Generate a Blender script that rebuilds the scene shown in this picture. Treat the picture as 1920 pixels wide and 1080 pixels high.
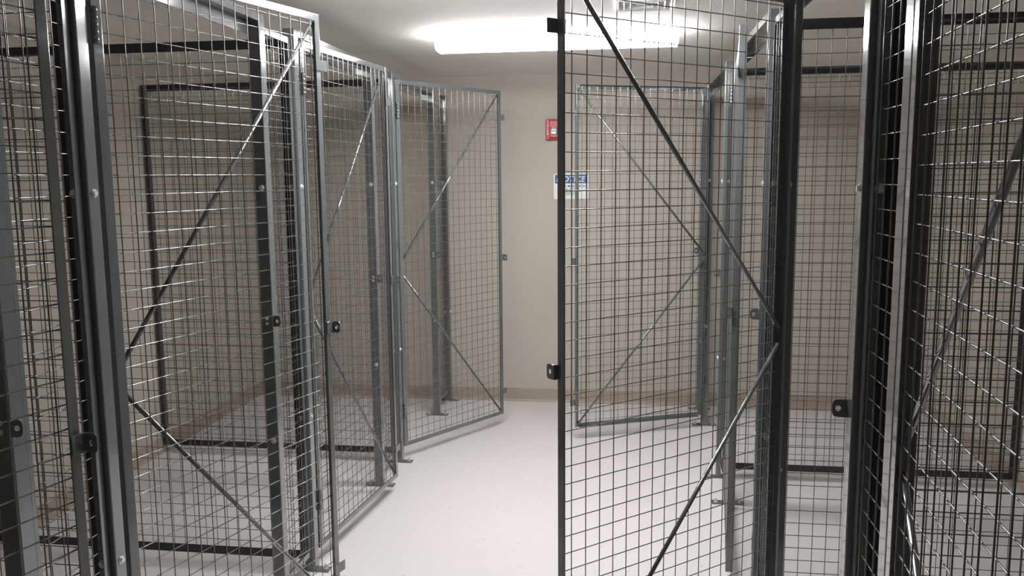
import bpy, bmesh, math, random
from mathutils import Matrix, Vector

random.seed(7)
for o in list(bpy.data.objects):
    bpy.data.objects.remove(o, do_unlink=True)
SC = bpy.context.scene
COL = SC.collection

# ------------------------------------------------------------------ camera
FPX, PITCH, YAW, ROLL = 1563.5, 0.1318, -0.1398, -0.0088
EYE = Vector((0.0, 0.0, 1.68))
fw = Vector((math.sin(YAW) * math.cos(PITCH), math.cos(YAW) * math.cos(PITCH), -math.sin(PITCH)))
rt = Vector((math.cos(YAW), -math.sin(YAW), 0))
up = rt.cross(fw)
R_ = rt * math.cos(ROLL) + up * math.sin(ROLL)
U_ = -rt * math.sin(ROLL) + up * math.cos(ROLL)
cd = bpy.data.cameras.new('camera')
cam = bpy.data.objects.new('camera', cd)
COL.objects.link(cam)
cd.sensor_width = 36.0
cd.lens = FPX / 1920 * 36.0
cd.clip_start = 0.02
cam.matrix_world = Matrix(((R_.x, U_.x, -fw.x, EYE.x), (R_.y, U_.y, -fw.y, EYE.y), (R_.z, U_.z, -fw.z, EYE.z), (0, 0, 0, 1)))
SC.camera = cam

# ------------------------------------------------------------------ world, exposure
wd = bpy.data.worlds.new('world')
SC.world = wd
wd.use_nodes = True
wd.node_tree.nodes['Background'].inputs[0].default_value = (0.9, 0.93, 1.0, 1)
wd.node_tree.nodes['Background'].inputs[1].default_value = 0.0
vs = SC.view_settings
vs.view_transform = 'Standard'
vs.look = 'None'
vs.gamma = 1.0
vs.use_curve_mapping = False
vs.exposure = 0.0
LAMP = 47.0          # radiance of the ceiling lights' diffusers

# ------------------------------------------------------------------ dimensions (metres)
XL, XR = -1.323, 0.494              # aisle faces of the two locker rows
H, PW = 2.275, 0.047                # post height, post width
YB = 6.105                          # back wall
XWL, XWR, YF = -2.862, 2.075, -3.6  # side walls, wall behind the camera
ZC = 2.41                           # ceiling
Ls = [1.584, 2.940, 4.261, 5.648]   # left row: near post of each pair
Lh = [1.907, 3.253, 4.650, 6.045]   # left row: far post of each pair (carries the partition)
Rh = [1.604, 2.832, 4.221, 5.604]   # right row: near post of each pair
Rs = [1.885, 3.206, 4.601, 6.006]   # right row: far post of each pair
DW, DZ0, DZ1 = 0.906, 0.080, 2.239  # doors
CELL, WR = 0.0508, 0.00155           # wire mesh pitch, wire radius

# ------------------------------------------------------------------ materials
def new_mat(name):
    m = bpy.data.materials.new(name)
    m.use_nodes = True
    nt = m.node_tree
    return m, nt, nt.nodes['Principled BSDF']

def N(nt, t, **kw):
    n = nt.nodes.new(t)
    for k, v in kw.items():
        setattr(n, k, v)
    return n

def noise(nt, scale, detail=2.0, rough=0.5):
    tc = N(nt, 'ShaderNodeTexCoord')
    n = N(nt, 'ShaderNodeTexNoise')
    n.inputs['Scale'].default_value = scale
    n.inputs['Detail'].default_value = detail
    n.inputs['Roughness'].default_value = rough
    nt.links.new(tc.outputs['Object'], n.inputs['Vector'])
    return n

def ramp(nt, src, p0, c0, p1, c1):
    r = N(nt, 'ShaderNodeValToRGB')
    r.color_ramp.elements[0].position = p0
    r.color_ramp.elements[0].color = (*c0, 1)
    r.color_ramp.elements[1].position = p1
    r.color_ramp.elements[1].color = (*c1, 1)
    nt.links.new(src, r.inputs[0])
    return r

def bump(nt, src, b, strength, dist):
    bp = N(nt, 'ShaderNodeBump')
    bp.inputs['Strength'].default_value = strength
    bp.inputs['Distance'].default_value = dist
    nt.links.new(src, bp.inputs['Height'])
    nt.links.new(bp.outputs['Normal'], b.inputs['Normal'])

def mat_paint(name, c0, c1, rough, scale=6.0, bscale=260.0, bstr=0.12, metallic=0.0, spec=0.5, coat=0.0):
    m, nt, b = new_mat(name)
    n = noise(nt, scale, 3)
    r = ramp(nt, n.outputs['Fac'], 0.3, c0, 0.7, c1)
    nt.links.new(r.outputs[0], b.inputs['Base Color'])
    b.inputs['Roughness'].default_value = rough
    b.inputs['Metallic'].default_value = metallic
    b.inputs['Specular IOR Level'].default_value = spec
    b.inputs['Coat Weight'].default_value = coat
    b.inputs['Coat Roughness'].default_value = 0.05
    if bstr:
        n2 = noise(nt, bscale, 2)
        bump(nt, n2.outputs['Fac'], b, bstr, 0.0006)
    return m

M = {}
M['steel'] = mat_paint('charcoal_enamel', (0.108, 0.121, 0.122), (0.125, 0.138, 0.138), 0.15, 3.0, 220, 0.010, metallic=0.15, spec=0.7, coat=0.8)
M['black'] = mat_paint('partition_black', (0.022, 0.022, 0.024), (0.030, 0.030, 0.032), 0.32, 3.0, 220, 0.015, spec=0.4)  # near-black tone for the partition frames, darker than posts and doors
M['wire'] = mat_paint('charcoal_wire_enamel', (0.140, 0.134, 0.126), (0.165, 0.158, 0.149), 0.18, 8.0, 300, 0.0, metallic=0.45, spec=0.8, coat=0.6)
M['bolt'] = mat_paint('zinc_plate', (0.62, 0.62, 0.60), (0.75, 0.75, 0.73), 0.32, 20.0, 300, 0.0, metallic=0.6)
M['wall'] = mat_paint('beige_wall_paint', (0.456, 0.416, 0.370), (0.476, 0.435, 0.388), 0.75, 1.2, 90, 0.25, spec=0.25)
M['ceil'] = mat_paint('warm_ceiling_paint', (0.870, 0.832, 0.795), (0.890, 0.852, 0.815), 0.85, 1.0, 120, 0.25, spec=0.2)
M['base'] = mat_paint('tan_vinyl_base', (0.345, 0.280, 0.228), (0.370, 0.302, 0.246), 0.5, 4.0, 150, 0.05)
M['white'] = mat_paint('white_enamel', (0.78, 0.78, 0.76), (0.82, 0.82, 0.80), 0.4, 5.0, 200, 0.0)
M['signwhite'] = mat_paint('white_plastic_sign', (0.80, 0.80, 0.79), (0.83, 0.83, 0.82), 0.35, 5.0, 200, 0.0)
M['blue'] = mat_paint('blue_print', (0.028, 0.085, 0.27), (0.035, 0.095, 0.29), 0.4, 5.0, 200, 0.0)
M['ink'] = mat_paint('black_print', (0.02, 0.02, 0.022), (0.03, 0.03, 0.032), 0.5, 5.0, 200, 0.0)
M['red'] = mat_paint('red_plastic', (0.40, 0.022, 0.030), (0.44, 0.028, 0.036), 0.35, 6.0, 200, 0.0)
M['chrome'] = mat_paint('mirror_reflector', (0.85, 0.85, 0.86), (0.9, 0.9, 0.9), 0.12, 6.0, 200, 0.0, metallic=1.0)
M['dark'] = mat_paint('dark_cavity', (0.03, 0.03, 0.03), (0.04, 0.04, 0.04), 0.8, 6.0, 200, 0.0)

# clear strobe lens
m, nt, b = new_mat('clear_lens')
n = noise(nt, 30)
r = ramp(nt, n.outputs['Fac'], 0.3, (0.92, 0.93, 0.94), 0.7, (0.98, 0.98, 0.98))
nt.links.new(r.outputs[0], b.inputs['Base Color'])
b.inputs['Transmission Weight'].default_value = 0.85
b.inputs['Roughness'].default_value = 0.08
M['lens'] = m

# speckled vinyl floor
m, nt, b = new_mat('speckled_vinyl_floor')
n1 = noise(nt, 1.3, 3)
r1 = ramp(nt, n1.outputs['Fac'], 0.3, (0.635, 0.602, 0.590), 0.7, (0.660, 0.626, 0.614))
n2 = noise(nt, 95.0, 1.5)
r2 = ramp(nt, n2.outputs['Fac'], 0.67, (0, 0, 0), 0.72, (1, 1, 1))
mx = N(nt, 'ShaderNodeMix', data_type='RGBA')
nt.links.new(r2.outputs[0], mx.inputs['Factor'])
nt.links.new(r1.outputs[0], mx.inputs['A'])
mx.inputs['B'].default_value = (0.53, 0.49, 0.47, 1)
n3 = noise(nt, 60.0, 1.0)
r3 = ramp(nt, n3.outputs['Fac'], 0.74, (0, 0, 0), 0.77, (1, 1, 1))
mx2 = N(nt, 'ShaderNodeMix', data_type='RGBA')
nt.links.new(r3.outputs[0], mx2.inputs['Factor'])
nt.links.new(mx.outputs['Result'], mx2.inputs['A'])
mx2.inputs['B'].default_value = (0.36, 0.31, 0.28, 1)
nt.links.new(mx2.outputs['Result'], b.inputs['Base Color'])
n4 = noise(nt, 7.0, 4)
mr = N(nt, 'ShaderNodeMapRange')
mr.inputs['To Min'].default_value = 0.30
mr.inputs['To Max'].default_value = 0.44
nt.links.new(n4.outputs['Fac'], mr.inputs['Value'])
nt.links.new(mr.outputs['Result'], b.inputs['Roughness'])
b.inputs['Specular IOR Level'].default_value = 0.35
M['floor'] = m

# glowing diffuser of the ceiling light
m, nt, b = new_mat('lit_acrylic_diffuser')
n = noise(nt, 40)
r = ramp(nt, n.outputs['Fac'], 0.2, (0.97, 0.98, 1.0), 0.8, (1.0, 1.0, 1.0))
nt.links.new(r.outputs[0], b.inputs['Base Color'])
nt.links.new(r.outputs[0], b.inputs['Emission Color'])
b.inputs['Emission Strength'].default_value = LAMP
b.inputs['Roughness'].default_value = 0.4
M['glow'] = m
m2 = m.copy(); m2.name = 'lit_acrylic_end'
m2.node_tree.nodes['Principled BSDF'].inputs['Emission Strength'].default_value = LAMP * 0.35
M['glowend'] = m2

# ------------------------------------------------------------------ mesh helpers
class MB:
    def __init__(s):
        s.v, s.f, s.sm = [], [], []
    def add(s, vs, fs, smooth=False):
        o = len(s.v)
        s.v += [tuple(p) for p in vs]
        for f in fs:
            s.f.append(tuple(i + o for i in f)); s.sm.append(smooth)
        return s
    def box(s, x0, x1, y0, y1, z0, z1):
        v = [(x, y, z) for z in (z0, z1) for y in (y0, y1) for x in (x0, x1)]
        return s.add(v, [(0, 2, 3, 1), (4, 5, 7, 6), (0, 1, 5, 4), (1, 3, 7, 5), (3, 2, 6, 7), (2, 0, 4, 6)])
    def cyl(s, a, b, r, n=8, r2=None, caps=True):
        a, b = Vector(a), Vector(b)
        d = (b - a).normalized()
        t = Vector((0, 0, 1)) if abs(d.z) < 0.9 else Vector((1, 0, 0))
        p = d.cross(t).normalized(); q = d.cross(p)
        r2 = r if r2 is None else r2
        ring = [(math.cos(2 * math.pi * i / n), math.sin(2 * math.pi * i / n)) for i in range(n)]
        v = [a + (p * c + q * e) * r for c, e in ring] + [b + (p * c + q * e) * r2 for c, e in ring]
        o = len(s.v)
        s.add(v, [(i, i + n, (i + 1) % n + n, (i + 1) % n) for i in range(n)], True)
        if caps:
            s.f.append(tuple(o + i for i in range(n))); s.sm.append(False)
            s.f.append(tuple(o + n + i for i in reversed(range(n)))); s.sm.append(False)
        return s
    def prism(s, poly, axis, a, b):
        # poly: 2D points, counter-clockwise in the plane of the other two axes
        def P(u, w, t):
            return {'x': (t, u, w), 'y': (u, t, w), 'z': (u, w, t)}[axis]
        n = len(poly)
        v = [P(u, w, a) for u, w in poly] + [P(u, w, b) for u, w in poly]
        return s.add(v, [tuple(range(n)), tuple(reversed(range(n, 2 * n)))] + [(i, i + n, (i + 1) % n + n, (i + 1) % n) for i in range(n)])
    def mesh(s, name):
        me = bpy.data.meshes.new(name)
        me.from_pydata(s.v, [], s.f)
        me.polygons.foreach_set('use_smooth', s.sm)
        bm = bmesh.new(); bm.from_mesh(me)
        bmesh.ops.recalc_face_normals(bm, faces=bm.faces)
        bm.to_mesh(me); bm.free()
        return me

def link(name, data, parent=None, mat=None, bevel=0.0):
    o = bpy.data.objects.new(name, data)
    COL.objects.link(o)
    if mat is not None and data is not None and not data.materials:
        data.materials.append(M[mat])
    if parent is not None:
        o.parent = parent
    if bevel:
        md = o.modifiers.new('bevel', 'BEVEL')
        md.width = bevel; md.segments = 2; md.limit_method = 'ANGLE'
    return o

def part(name, mb, mat, parent, bevel=0.0):
    return link(name, mb.mesh(name), parent, mat, bevel)

def tag(o, label, cat, group=None):
    o['label'] = label; o['category'] = cat; o['kind'] = 'thing'
    if group: o['group'] = group
    return o

def thing(name, label, cat, loc=(0, 0, 0), rz=0.0, group=None):
    o = bpy.data.objects.new(name, None)
    COL.objects.link(o)
    o.empty_display_size = 0.1
    o.location = loc; o.rotation_euler = (0, 0, rz)
    return tag(o, label, cat, group)

def struct(name, mb, mat, bevel=0.0):
    o = part(name, mb, mat, None, bevel)
    o['kind'] = 'structure'
    return o

def copy_children(src, dst):
    for ch in list(src.children):
        c = ch.copy(); COL.objects.link(c); c.parent = dst
        for g in list(ch.children):
            d = g.copy(); COL.objects.link(d); d.parent = c

def angle_bar(axis, a, b, corner, du, dw, t=0.003):
    """L-section bar: corner (u,w) of the outside edge, legs du and dw (signed) along the two other axes."""
    u, w = corner
    su, sw = (1 if du > 0 else -1), (1 if dw > 0 else -1)
    poly = [(u, w), (u + du, w), (u + du, w + sw * t), (u + su * t, w + sw * t), (u + su * t, w + dw), (u, w + dw)]
    return MB().prism(poly, axis, a, b)

def holed_plate(w, h, t, hr, hx=0.0, n=28, rc=0.008):
    """Rounded plate in the xz plane, thickness along y, round hole at (hx,0)."""
    outer, inner = [], []
    for i in range(n):
        a = 2 * math.pi * (i + 0.5) / n
        dx, dz = math.cos(a), math.sin(a)
        k = 5.0
        rad = 1.0 / ((abs(dx) / (w / 2)) ** k + (abs(dz) / (h / 2)) ** k) ** (1 / k)
        outer.append((dx * rad, dz * rad))
        inner.append((hx + dx * hr, dz * hr))
    mb = MB()
    v = []
    for y in (-t / 2, t / 2):
        v += [(x, y, z) for x, z in outer] + [(x, y, z) for x, z in inner]
    f = []
    for i in range(n):
        j = (i + 1) % n
        f.append((i, j, n + j, n + i))
        f.append((2 * n + i, 3 * n + i, 3 * n + j, 2 * n + j))
        f.append((i, 2 * n + i, 2 * n + j, j))
        f.append((n + i, n + j, 3 * n + j, 3 * n + i))
    return mb.add(v, f)

def offset(mb, d):
    mb.v = [(x + d[0], y + d[1], z + d[2]) for x, y, z in mb.v]
    return mb

def rot_z90(mb):
    mb.v = [(-y, x, z) for x, y, z in mb.v]
    return mb

def wire_grid(w0, w1, z0, z1, phase_z=0.0, yv=0.0052, yh=0.0086, nseg=1):
    """Welded wire grid in the local xz plane; upright wires at y=yv, level wires at y=yh."""
    mb = MB()
    k = math.ceil(w0 / CELL + 0.25)
    nv = int((w1 - w0) / CELL)
    x0 = (w0 + w1) / 2 - (nv - 1) * CELL / 2 if nv > 1 else (w0 + w1) / 2
    for i in range(max(nv, 1)):
        x = x0 + i * CELL
        mb.cyl((x, yv, z0), (x, yv, z1), WR, 6, caps=False)
    z = z0 + 0.03 + phase_z
    while z < z1 - 0.008:
        mb.cyl((w0, yh, z), (w1, yh, z), WR, 6, caps=False)
        z += CELL
    return mb

def hex_bolt(r=0.0075, h=0.006):
    """Bolt with washer, axis along +x, seat at x=0."""
    mb = MB().cyl((0, 0, 0), (0.0015, 0, 0), r * 1.45, 14)
    mb.cyl((0.0015, 0, 0), (h, 0, 0), r, 6)
    mb.sm = [False] * len(mb.f)
    return mb
BOLT = hex_bolt().mesh('bolt'); BOLT.materials.append(M['bolt'])
SMALLBOLT = hex_bolt(0.0045, 0.004).mesh('rivet'); SMALLBOLT.materials.append(M['bolt'])

# ================================================================== the room
T = 0.12
struct('floor', MB().box(XWL - T, XWR + T, YF - T, YB + T, -0.1, 0.0), 'floor')
struct('ceiling', MB().box(XWL - T, XWR + T, YF - T, YB + T, ZC, ZC + 0.1), 'ceil')
struct('wall_back', MB().box(XWL - T, XWR + T, YB, YB + T, 0, ZC), 'wall')
struct('wall_left', MB().box(XWL - T, XWL, YF, YB, 0, ZC), 'wall')
struct('wall_right', MB().box(XWR, XWR + T, YF, YB, 0, ZC), 'wall')
struct('wall_front', MB().box(XWL - T, XWR + T, YF - T, YF, 0, ZC), 'wall')
BH = 0.102
def cove(poly_axis, a, b, place):
    # cove-base section: thin strip with a small toe at the floor
    sec = [(0, 0), (0.012, 0), (0.0105, 0.006), (0.0055, 0.016), (0.004, 0.03), (0.004, BH - 0.003), (0.002, BH), (0, BH)]
    return MB().prism([place(u, w) for u, w in sec], poly_axis, a, b)
struct('baseboard_back', cove('x', XWL, XWR, lambda u, w: (YB - u, w)), 'base')
struct('baseboard_left', cove('y', YF, YB, lambda u, w: (XWL + u, w)), 'base')
struct('baseboard_right', cove('y', YF, YB, lambda u, w: (XWR - u, w)), 'base')

# ================================================================== posts
# local frame: +x towards the aisle, origin at the foot's centre; the left row is unrotated, the right row turned by pi
POST_MESH = {}
def post_meshes():
    mb = MB().box(-PW / 2, PW / 2, -PW / 2, PW / 2, 0.005, H)
    POST_MESH['tube'] = mb.mesh('tube'); POST_MESH['tube'].materials.append(M['steel'])
    mb = MB().box(-0.080, 0.080, -0.0235, 0.0235, 0.0, 0.006)
    POST_MESH['base_plate'] = mb.mesh('base_plate'); POST_MESH['base_plate'].materials.append(M['steel'])
    ab = MB().cyl((0, 0, 0.006), (0, 0, 0.0085), 0.012, 14).cyl((0, 0, 0.0085), (0, 0, 0.016), 0.0085, 6).cyl((0, 0, 0.016), (0, 0, 0.027), 0.0045, 8)
    ab.sm = [False] * len(ab.f)
    POST_MESH['anchor_bolt'] = ab.mesh('anchor_bolt'); POST_MESH['anchor_bolt'].materials.append(M['bolt'])
    hp = holed_plate(0.066, 0.042, 0.003, 0.0065, hx=0.020)
    POST_MESH['hasp_plate'] = hp.mesh('hasp_plate'); POST_MESH['hasp_plate'].materials.append(M['steel'])
post_meshes()

def post(side, y_near, role, label, bolted=True):
    """role: 'strike' has the padlock plate; far posts of a pair are bolted on the aisle face too."""
    left = side < 0
    cx = XL - PW / 2 if left else XR + PW / 2
    t = thing('steel_post', label, 'post', (cx, y_near + PW / 2, 0), 0.0 if left else math.pi, 'locker front posts')
    link('tube', POST_MESH['tube'], t, bevel=0.004)
    bp = link('base_plate', POST_MESH['base_plate'], t, bevel=0.0008)
    for s in (-1, 1):
        a = link('anchor_bolt', POST_MESH['anchor_bolt'], bp); a.location = (s * 0.058, 0.004, 0)
    near_dir = -1 if left else 1                      # local y towards the camera
    far_post = (role == 'hinge') if left else (role == 'strike')
    for z in (1.65, 0.685):
        if not far_post and bolted:
            k = link('bolt', BOLT, t); k.location = (0.004, near_dir * PW / 2, z); k.rotation_euler = (0, 0, near_dir * math.pi / 2)
        elif far_post:
            k = link('bolt', BOLT, t); k.location = (PW / 2, 0.0, z)
    if role == 'strike':
        hpo = link('hasp_plate', POST_MESH['hasp_plate'], t, bevel=0.0006)
        hpo.location = (PW / 2 - 0.002, -PW / 2 - 0.0016, 1.152)
        for dz in (-0.010, 0.010):
            k = link('rivet', SMALLBOLT, hpo); k.location = (-0.020, -0.0016, dz); k.rotation_euler = (0, 0, -math.pi / 2)
    return t

LEFT_STRIKE = ['grey steel post cut by the left photo edge, behind the open door bar',
               'dark square post seen through the left door whose top rail gleams',
               'square post with a lock plate, seen through the barely ajar left door',
               'post with lock plate seen through the open door left of the fire alarm']
LEFT_HINGE = ['broad grey post in the left foreground with a single bright bolt',
              'grey post carrying the barely ajar left door, its foot at the bottom of the photo',
              'grey post carrying the far left door that opens beside the back wall',
              'post standing right against the back wall, left of the aisle']
RIGHT_HINGE = ['broad pale post in the right foreground, nearest the photo corner',
               'dark post carrying the big door swung across the aisle',
               'post carrying the right door seen edge-on, foot plate poking out below it',
               'dark post carrying the far right door under the ceiling light']
RIGHT_STRIKE = ['pale post in the right foreground with a holed lock tab over the far baseboard',
                'grey post behind the hinges of the big aisle door, lock tab pointing left',
                'post right behind the edge-on right door, further from the camera',
                'post against the back wall, right of the aisle']
for k in range(4):
    post(-1, Ls[k], 'strike', LEFT_STRIKE[k])
    post(-1, Lh[k], 'hinge', LEFT_HINGE[k])
    post(1, Rh[k], 'hinge', RIGHT_HINGE[k], bolted=k > 0)
    post(1, Rs[k], 'strike', RIGHT_STRIKE[k])

# ================================================================== framed wire panels
FL, LEG = 0.025, 0.030
def framed_panel(t, w, z0, z1, fl, leg, phase, paint='steel', flb=None):
    """Frame in local xz (x 0..w), visible flange at y=0, legs towards +y, wire grid inside."""
    fb = flb or fl
    part('stile', angle_bar('z', z0, z1, (0, 0), fl, leg), paint, t, 0.0012)
    part('stile', angle_bar('z', z0, z1, (w, 0), -fb, leg), paint, t, 0.0012)
    part('rail', angle_bar('x', fl, w - fb, (0, z0), leg, fl), paint, t, 0.0012)
    part('rail', angle_bar('x', fl, w - fb, (0, z1), leg, -fl), paint, t, 0.0012)
    g = part('wire_mesh', wire_grid(fl - 0.015, w - fb + 0.015, z0 + fl - 0.015, z1 - fl + 0.015, phase), 'wire', t)
    g['kind'] = 'stuff'

# ---- partitions (perpendicular to the aisle)
PART_L = {0: 'mesh partition in the left foreground, mostly hidden behind the broad grey post',
          1: 'nearer of the two mesh partitions left of the aisle with full rails in view',
          2: 'farther left mesh partition with its dark frame corner near the left wall'}
PART_R = {0: 'near right mesh partition behind the door at the right photo edge',
          1: 'middle mesh partition right of the aisle with the highest dark top rail',
          2: 'farthest right mesh partition with dark bottom rail before the back wall'}
for k in range(3):
    x0 = XWL + 0.016
    t = thing('mesh_partition', PART_L[k], 'partition', (x0, Lh[k] + 0.006, 0), 0, 'partitions between lockers')
    framed_panel(t, (XL - PW - 0.003) - x0, 0.055, 2.236, 0.038, 0.032, 0.012 * k, 'black', 0.020)
    x0 = XR + PW + 0.003
    t = thing('mesh_partition', PART_R[k], 'partition', (x0, Rs[k] + 0.006, 0), 0, 'partitions between lockers')
    framed_panel(t, (XWR - 0.016) - x0, 0.055, 2.236, 0.038, 0.032, 0.017 * k + 0.008, 'black')

# ---- narrow fixed panels between the two posts of a pair (in the front plane)
FILL_L = ['narrow fixed mesh strip left of the broad grey foreground post',
          'narrow fixed mesh strip between the posts seen through the gleaming left door',
          'narrow fixed mesh strip between the posts behind the barely ajar left door',
          'narrow fixed mesh strip between the posts behind the far left door']
FILL_R = ['narrow fixed mesh strip between the two pale posts in the right foreground',
          'narrow fixed mesh strip behind the hinge side of the big aisle door',
          'narrow fixed mesh strip between the posts behind the edge-on right door',
          'narrow fixed mesh strip between the posts behind the far right door']
for k in range(4):
    y0, y1 = Ls[k] + PW + 0.003, Lh[k] - 0.003
    t = thing('filler_panel', FILL_L[k], 'mesh panel', (XL - 0.014, y0, 0), math.pi / 2, 'narrow fixed panels')
    framed_panel(t, y1 - y0, 0.080, 2.236, 0.025, 0.030, 0.01 * k)
    for z in (1.65, 0.685):
        o = link('bolt', BOLT, t); o.location = (y1 - y0 - 0.003, 0.020, z); o.rotation_euler = (0, 0, math.pi)
    y0, y1 = Rh[k] + PW + 0.003, Rs[k] - 0.003
    t = thing('filler_panel', FILL_R[k], 'mesh panel', (XR + 0.014, y1, 0), -math.pi / 2, 'narrow fixed panels')
    framed_panel(t, y1 - y0, 0.080, 2.236, 0.025, 0.030, 0.007 * k + 0.015)
    for z in (1.65, 0.685):
        o = link('bolt', BOLT, t); o.location = (0.003, 0.020, z)

# ---- header rails over the door openings
HEAD_L = ['header rail over the gleaming left door', 'header rail over the barely ajar left door',
          'header rail over the far left door by the back wall']
HEAD_R = ['header rail over the big door swung across the aisle', 'header rail over the edge-on right door',
          'header rail over the far right door by the back wall']
def header(side, y0, y1, label):
    s = -1 if side < 0 else 1
    xf = XL if side < 0 else XR
    t = thing('header_rail', label, 'rail', (xf, y0, 0), 0, 'rails over the door openings')
    part('top_bar', MB().box(min(s * 0.002, s * PW), max(s * 0.002, s * PW), 0.001, y1 - y0 - 0.001, 2.245, H), 'steel', t, 0.002)
    part('stop_flange', MB().box(min(s * (PW - 0.004), s * PW), max(s * (PW - 0.004), s * PW), 0.001, y1 - y0 - 0.001, 2.200, 2.2452), 'steel', t)
for k in range(3):
    header(-1, Lh[k] + PW, Ls[k + 1], HEAD_L[k])
    header(1, Rs[k] + PW, Rh[k + 1], HEAD_R[k])

# ================================================================== doors
# local frame: origin on the hinge edge at floor level, +x towards the free edge, aisle on the -y side
def build_door(t):
    w, z0, z1 = DW, DZ0, DZ1
    part('stile', angle_bar('z', z0, z1, (0, 0), 0.030, LEG), 'steel', t, 0.0025)
    part('stile', angle_bar('z', z0, z1, (w, 0), -FL, LEG), 'steel', t, 0.0025)
    part('rail', angle_bar('x', 0.030, w - FL, (0, z0), LEG, FL), 'steel', t, 0.0025)
    part('rail', angle_bar('x', 0.030, w - FL, (0, z1), LEG, -FL), 'steel', t, 0.0025)
    g = part('wire_mesh', wire_grid(0.015, w - FL + 0.015, z0 + FL - 0.015, z1 - FL + 0.015), 'wire', t)
    g['kind'] = 'stuff'
    yb = 0.0175
    part('brace', MB().cyl((0.022, yb, 1.185), (w - 0.012, yb, z1 - 0.020), 0.0068, 12), 'steel', t)
    part('brace', MB().cyl((0.022, yb, 1.130), (w - 0.012, yb, z0 + 0.020), 0.0068, 12), 'steel', t)
    for z in (2.068, 0.240):
        part('stop_tab', MB().box(w - 0.030, w + 0.030, -0.0042, -0.0006, z - 0.019, z + 0.019), 'steel', t, 0.003)
    hs = part('hasp', MB().box(w - 0.024, w + 0.012, -0.0040, -0.0006, 1.152 - 0.021, 1.152 + 0.021), 'steel', t, 0.0012)
    ear = rot_z90(holed_plate(0.034, 0.042, 0.0032, 0.0065, hx=-0.003))
    part('lock_ear', offset(ear, (w + 0.0105, -0.0170, 1.152)), 'steel', hs, 0.0006)
    for zc in (2.065, 0.300):
        hg = part('hinge', MB().box(0.0, 0.026, -0.0035, -0.0004, zc - 0.045, zc + 0.045), 'steel', t, 0.0008)
        kn = MB()
        for i in range(5):
            kn.cyl((0.0034, -0.0085, zc - 0.045 + i * 0.018), (0.0034, -0.0085, zc - 0.045 + i * 0.018 + 0.0168), 0.0068, 12)
        part('knuckle', kn, 'steel', hg)

DOORS = [  # label, side, hinge edge y, opening angle
    ('gleaming-topped mesh door in the left foreground, hinged on the broad grey post', -1, Lh[0] + PW + 0.016, 0.2952),
    ('mesh door left of the aisle standing barely ajar, between two wider open ones', -1, Lh[1] + PW + 0.016, 0.1083),
    ('mesh door swung open beside the back wall, left of the fire alarm', -1, Lh[2] + PW + 0.016, 0.5694),
    ('open mesh door at the left photo edge, its pale free bar before the mesh', -1, 0.560 + PW + 0.016, 0.250),
    ('big mesh door swung across the aisle in front of the notice sign', 1, Rh[1] - 0.016, 0.8543),
    ('mesh door right of the aisle seen edge-on as one narrow bar', 1, Rh[2] - 0.016, 0.1018),
    ('farthest right mesh door, open under the ceiling light by the back wall', 1, Rh[3] - 0.016, 1.1550),
    ('mesh door cut by the right photo edge, crossed by a thick brace', 1, Rh[0] - 0.004, 0.060),
]
first = None
for label, side, y, a in DOORS:
    rz = math.pi / 2 - a if side < 0 else -math.pi / 2 - a
    t = thing('mesh_gate', label, 'door', (XL if side < 0 else XR, y, 0), rz, 'locker doors')
    if first is None:
        build_door(t); first = t
    else:
        copy_children(first, t)

# ================================================================== ceiling light
FX0, FX1 = -0.985, 0.232
FY0, FY1 = 4.255, 4.455
def wrap_section(inset, zlow, ztop):
    """Rounded wrap-around lens section (closed): flat shoulders on top, bowed sides and bottom."""
    yc, hw = (FY0 + FY1) / 2, (FY1 - FY0) / 2 - inset
    d = ztop - zlow
    pts = []
    for i in range(13):
        a = math.pi * i / 12
        c, s_ = math.cos(a), math.sin(a)
        pts.append((yc + hw * math.copysign(abs(c) ** 0.45, c), ztop - d * abs(s_) ** 0.55))
    return pts
t = thing('ceiling_light', 'long glowing fluorescent ceiling light in view across the aisle near the back wall', 'ceiling light', ((FX0 + FX1) / 2, (FY0 + FY1) / 2, 0))
ox, oy = t.location.x, t.location.y
def rel(mb):
    return offset(mb, (-ox, -oy, 0))
part('housing', rel(MB().box(FX0 + 0.012, FX1 - 0.012, FY0 + 0.062, FY1 - 0.062, ZC - 0.034, ZC - 0.0002)), 'white', t, 0.001)
part('diffuser', rel(MB().prism(wrap_section(0.004, ZC - 0.084, ZC - 0.0345), 'x', FX0 + 0.012, FX1 - 0.012)), 'glow', t)
for xa, xb in ((FX0, FX0 + 0.012), (FX1 - 0.012, FX1)):
    part('end_cap', rel(MB().prism(wrap_section(0.002, ZC - 0.086, ZC - 0.030), 'x', xa, xb)), 'glowend', t, 0.001)

# the next light along the aisle, its glints show on the near left door's wires
light = t
t = thing('ceiling_light', 'second long ceiling light across the aisle, just above the top photo edge', 'ceiling light', (ox, 2.98, 0), 0, 'ceiling lights across the aisle')
light['group'] = 'ceiling lights across the aisle'
copy_children(light, t)

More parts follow.
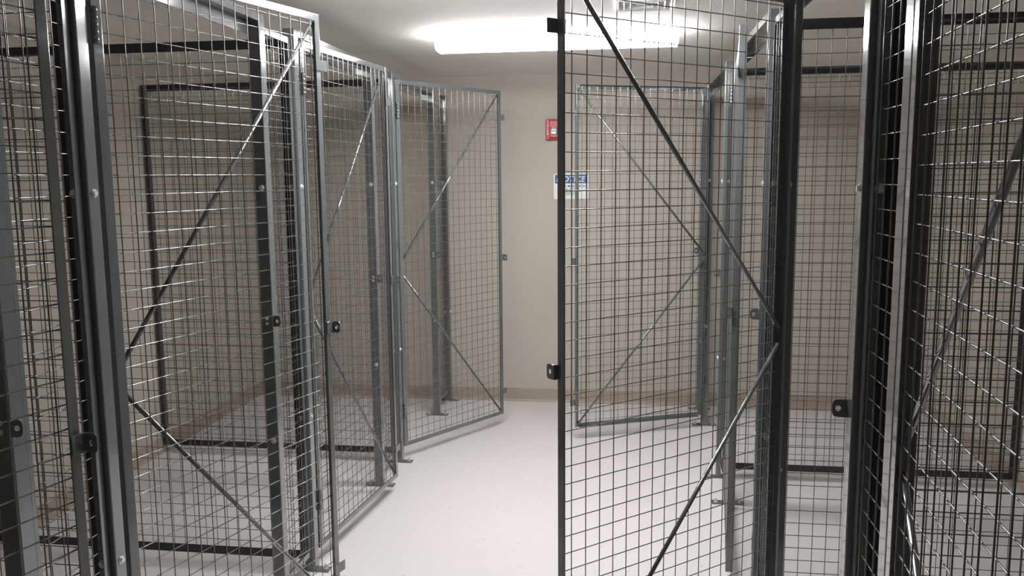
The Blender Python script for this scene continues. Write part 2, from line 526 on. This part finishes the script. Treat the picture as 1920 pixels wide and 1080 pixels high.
# ================================================================== air diffuser
VX, VY, VS = 0.055, 3.665, 0.130
t = thing('air_vent', 'white square ceiling vent with angled louvres, in front of the light', 'vent', (VX, VY, 0))
fr = MB()
fr.box(-VS, VS, -VS, -VS + 0.012, ZC - 0.012, ZC - 0.0003).box(-VS, VS, VS - 0.012, VS, ZC - 0.012, ZC - 0.0003)
fr.box(-VS, -VS + 0.012, -VS + 0.012, VS - 0.012, ZC - 0.012, ZC - 0.0003).box(VS - 0.012, VS, -VS + 0.012, VS - 0.012, ZC - 0.012, ZC - 0.0003)
part('frame', fr, 'white', t, 0.001)
part('throat', MB().box(-VS + 0.012, VS - 0.012, -VS + 0.012, VS - 0.012, ZC - 0.0020, ZC - 0.0004), 'white', t)
for i in range(4):
    a = VS - 0.018 - i * 0.026
    for q in range(4):
        lb = MB()
        th = q * math.pi / 2
        pts = [(-a, a, ZC - 0.022), (a, a, ZC - 0.022), (a - 0.014, a - 0.014, ZC - 0.004), (-a + 0.014, a - 0.014, ZC - 0.004)]
        v = [(x * math.cos(th) - y * math.sin(th), x * math.sin(th) + y * math.cos(th), z + dz) for dz in (0, 0.0018) for x, y, z in pts]
        lb.add(v, [(0, 1, 2, 3), (7, 6, 5, 4), (0, 4, 5, 1), (1, 5, 6, 2), (2, 6, 7, 3), (3, 7, 4, 0)])
        part('louvre', lb, 'white', t)

# ================================================================== lettering
def text_mesh(s, size, depth, italic=0.0, bold=0.0, spacing=1.0):
    cu = bpy.data.curves.new('lettering', 'FONT')
    cu.body = s; cu.size = size; cu.extrude = depth; cu.shear = italic; cu.offset = bold
    cu.space_character = spacing
    cu.align_x = 'LEFT'; cu.align_y = 'BOTTOM_BASELINE'
    o = bpy.data.objects.new('lettering', cu); COL.objects.link(o)
    dg = bpy.context.evaluated_depsgraph_get()
    me = bpy.data.meshes.new_from_object(o.evaluated_get(dg))
    bpy.data.objects.remove(o, do_unlink=True); bpy.data.curves.remove(cu)
    return me

def put_text(name, s, x0, x1, z0, z1, y, mat, parent, italic=0.0, bold=0.0):
    """Lettering stretched to fill x0..x1, z0..z1 on a face looking towards -y."""
    me = text_mesh(s, 1.0, 0.0, italic, bold)
    xs = [v.co.x for v in me.vertices]; ys = [v.co.y for v in me.vertices]
    a, b_, c, d = min(xs), max(xs), min(ys), max(ys)
    for v in me.vertices:
        v.co = (x0 + (v.co.x - a) / (b_ - a) * (x1 - x0), y, z0 + (v.co.y - c) / (d - c) * (z1 - z0))
    me.materials.clear()
    return link(name, me, parent, mat)

# ---- notice sign on the back wall
SX0, SX1, SZ0, SZ1 = -0.545, -0.293, 1.521, 1.704
SXc, SZc = (SX0 + SX1) / 2, (SZ0 + SZ1) / 2
t = thing('notice_sign', 'white wall sign with blue NOTICE heading on the back wall', 'sign', (SXc, YB - 0.0005, SZc))
hw, hh = (SX1 - SX0) / 2, (SZ1 - SZ0) / 2
rc = 0.010
poly = []
for cx, cz, a0 in ((hw - rc, hh - rc, 0), (-hw + rc, hh - rc, 90), (-hw + rc, -hh + rc, 180), (hw - rc, -hh + rc, 270)):
    for i in range(6):
        a = math.radians(a0 + 18 * i)
        poly.append((cx + rc * math.cos(a), cz + rc * math.sin(a)))
part('plate', MB().prism(poly, 'y', -0.003, 0.0), 'signwhite', t)
part('heading_band', MB().box(-hw + 0.010, hw - 0.008, -0.0036, -0.0031, hh - 0.070, hh - 0.009), 'blue', t)
put_text('heading_text', 'NOTICE', -hw + 0.020, hw - 0.022, hh - 0.060, hh - 0.019, -0.0040, 'signwhite', t, 0.22, 0.018)
put_text('message_text', 'ITEMS MUST BE IN', -hw + 0.028, hw - 0.020, hh - 0.098, hh - 0.083, -0.0036, 'ink', t, 0.0, 0.014)
put_text('message_text', 'YOUR LOCKER.', -hw + 0.044, hw - 0.058, hh - 0.122, hh - 0.107, -0.0036, 'ink', t, 0.0, 0.014)
def tiny_line(x0, x1, z, hgt):
    mb = MB(); x = x0
    while x < x1:
        wdt = random.uniform(0.0012, 0.0030)
        mb.box(x, min(x + wdt, x1), -0.0036, -0.0032, z, z + hgt)
        x += wdt + random.uniform(0.0006, 0.0016)
    return mb
for x0, x1, z in ((0.046, 0.055, 0.1335), (0.050, 0.075, 0.1445)):
    o = part('fine_print', tiny_line(-hw + x0, hw - x1, hh - z, 0.006), 'ink', t); o['kind'] = 'stuff'
o = part('fine_print', tiny_line(-hw + 0.082, hw - 0.100, hh - 0.1545, 0.0035), 'ink', t); o['kind'] = 'stuff'

# ---- fire alarm strobe
AX0, AX1, AZ0, AZ1 = -0.600, -0.482, 1.945, 2.092
t = thing('fire_alarm', 'red fire alarm strobe on the back wall above the notice sign', 'fire alarm', ((AX0 + AX1) / 2, YB - 0.0005, (AZ0 + AZ1) / 2))
aw, ah = (AX1 - AX0) / 2, (AZ1 - AZ0) / 2
part('back_box', MB().box(-aw, aw, -0.030, 0.0, -ah, ah), 'red', t, 0.006)
fc = MB()
v = [(-0.034, -0.030, -ah + 0.006), (aw - 0.004, -0.030, -ah + 0.006), (aw - 0.004, -0.030, ah - 0.006), (-0.034, -0.030, ah - 0.006),
     (-0.029, -0.044, -ah + 0.020), (aw - 0.009, -0.044, -ah + 0.020), (aw - 0.009, -0.044, ah - 0.012), (-0.029, -0.044, ah - 0.012)]
fc.add(v, [(0, 3, 2, 1), (4, 5, 6, 7), (0, 1, 5, 4), (1, 2, 6, 5), (2, 3, 7, 6), (3, 0, 4, 7)])
part('front_cover', fc, 'red', t, 0.003)
rf = MB().cyl((0.002, -0.0445, -0.010), (0.002, -0.0460, -0.010), 0.024, 20).cyl((0.002, -0.0455, -0.010), (0.002, -0.052, -0.010), 0.008, 12, 0.004)
part('reflector', rf, 'chrome', t)
lens = MB()
lw, lh_ = 0.027, 0.029
v = [(0.002 + sx * lw, -0.0442, -0.010 + sz * lh_) for sx, sz in ((-1, -1), (1, -1), (1, 1), (-1, 1))] + \
    [(0.002 + sx * lw * 0.62, -0.064, -0.010 + sz * lh_ * 0.62) for sx, sz in ((-1, -1), (1, -1), (1, 1), (-1, 1))]
lens.add(v, [(0, 3, 2, 1), (4, 5, 6, 7), (0, 1, 5, 4), (1, 2, 6, 5), (2, 3, 7, 6), (3, 0, 4, 7)])
part('strobe_lens', lens, 'lens', t, 0.003)
part('indicator', MB().cyl((0.002, -0.0442, -0.049), (0.002, -0.0475, -0.049), 0.004, 12), 'white', t)
for i, ch in enumerate('FIRE'):
    z = 0.022 - i * 0.017
    put_text('letter', ch, -0.0495, -0.0410 if ch != 'I' else -0.0470, z - 0.006, z + 0.006, -0.0304, 'signwhite', t, 0.0, 0.01)

# ================================================================== neighbours just outside the frame that carry the foreground doors
post(-1, 0.560, 'hinge', 'post just outside the left photo edge carrying the leftmost open door')
post(1, 0.575, 'strike', 'post just outside the right photo edge, across from the thick-braced door')
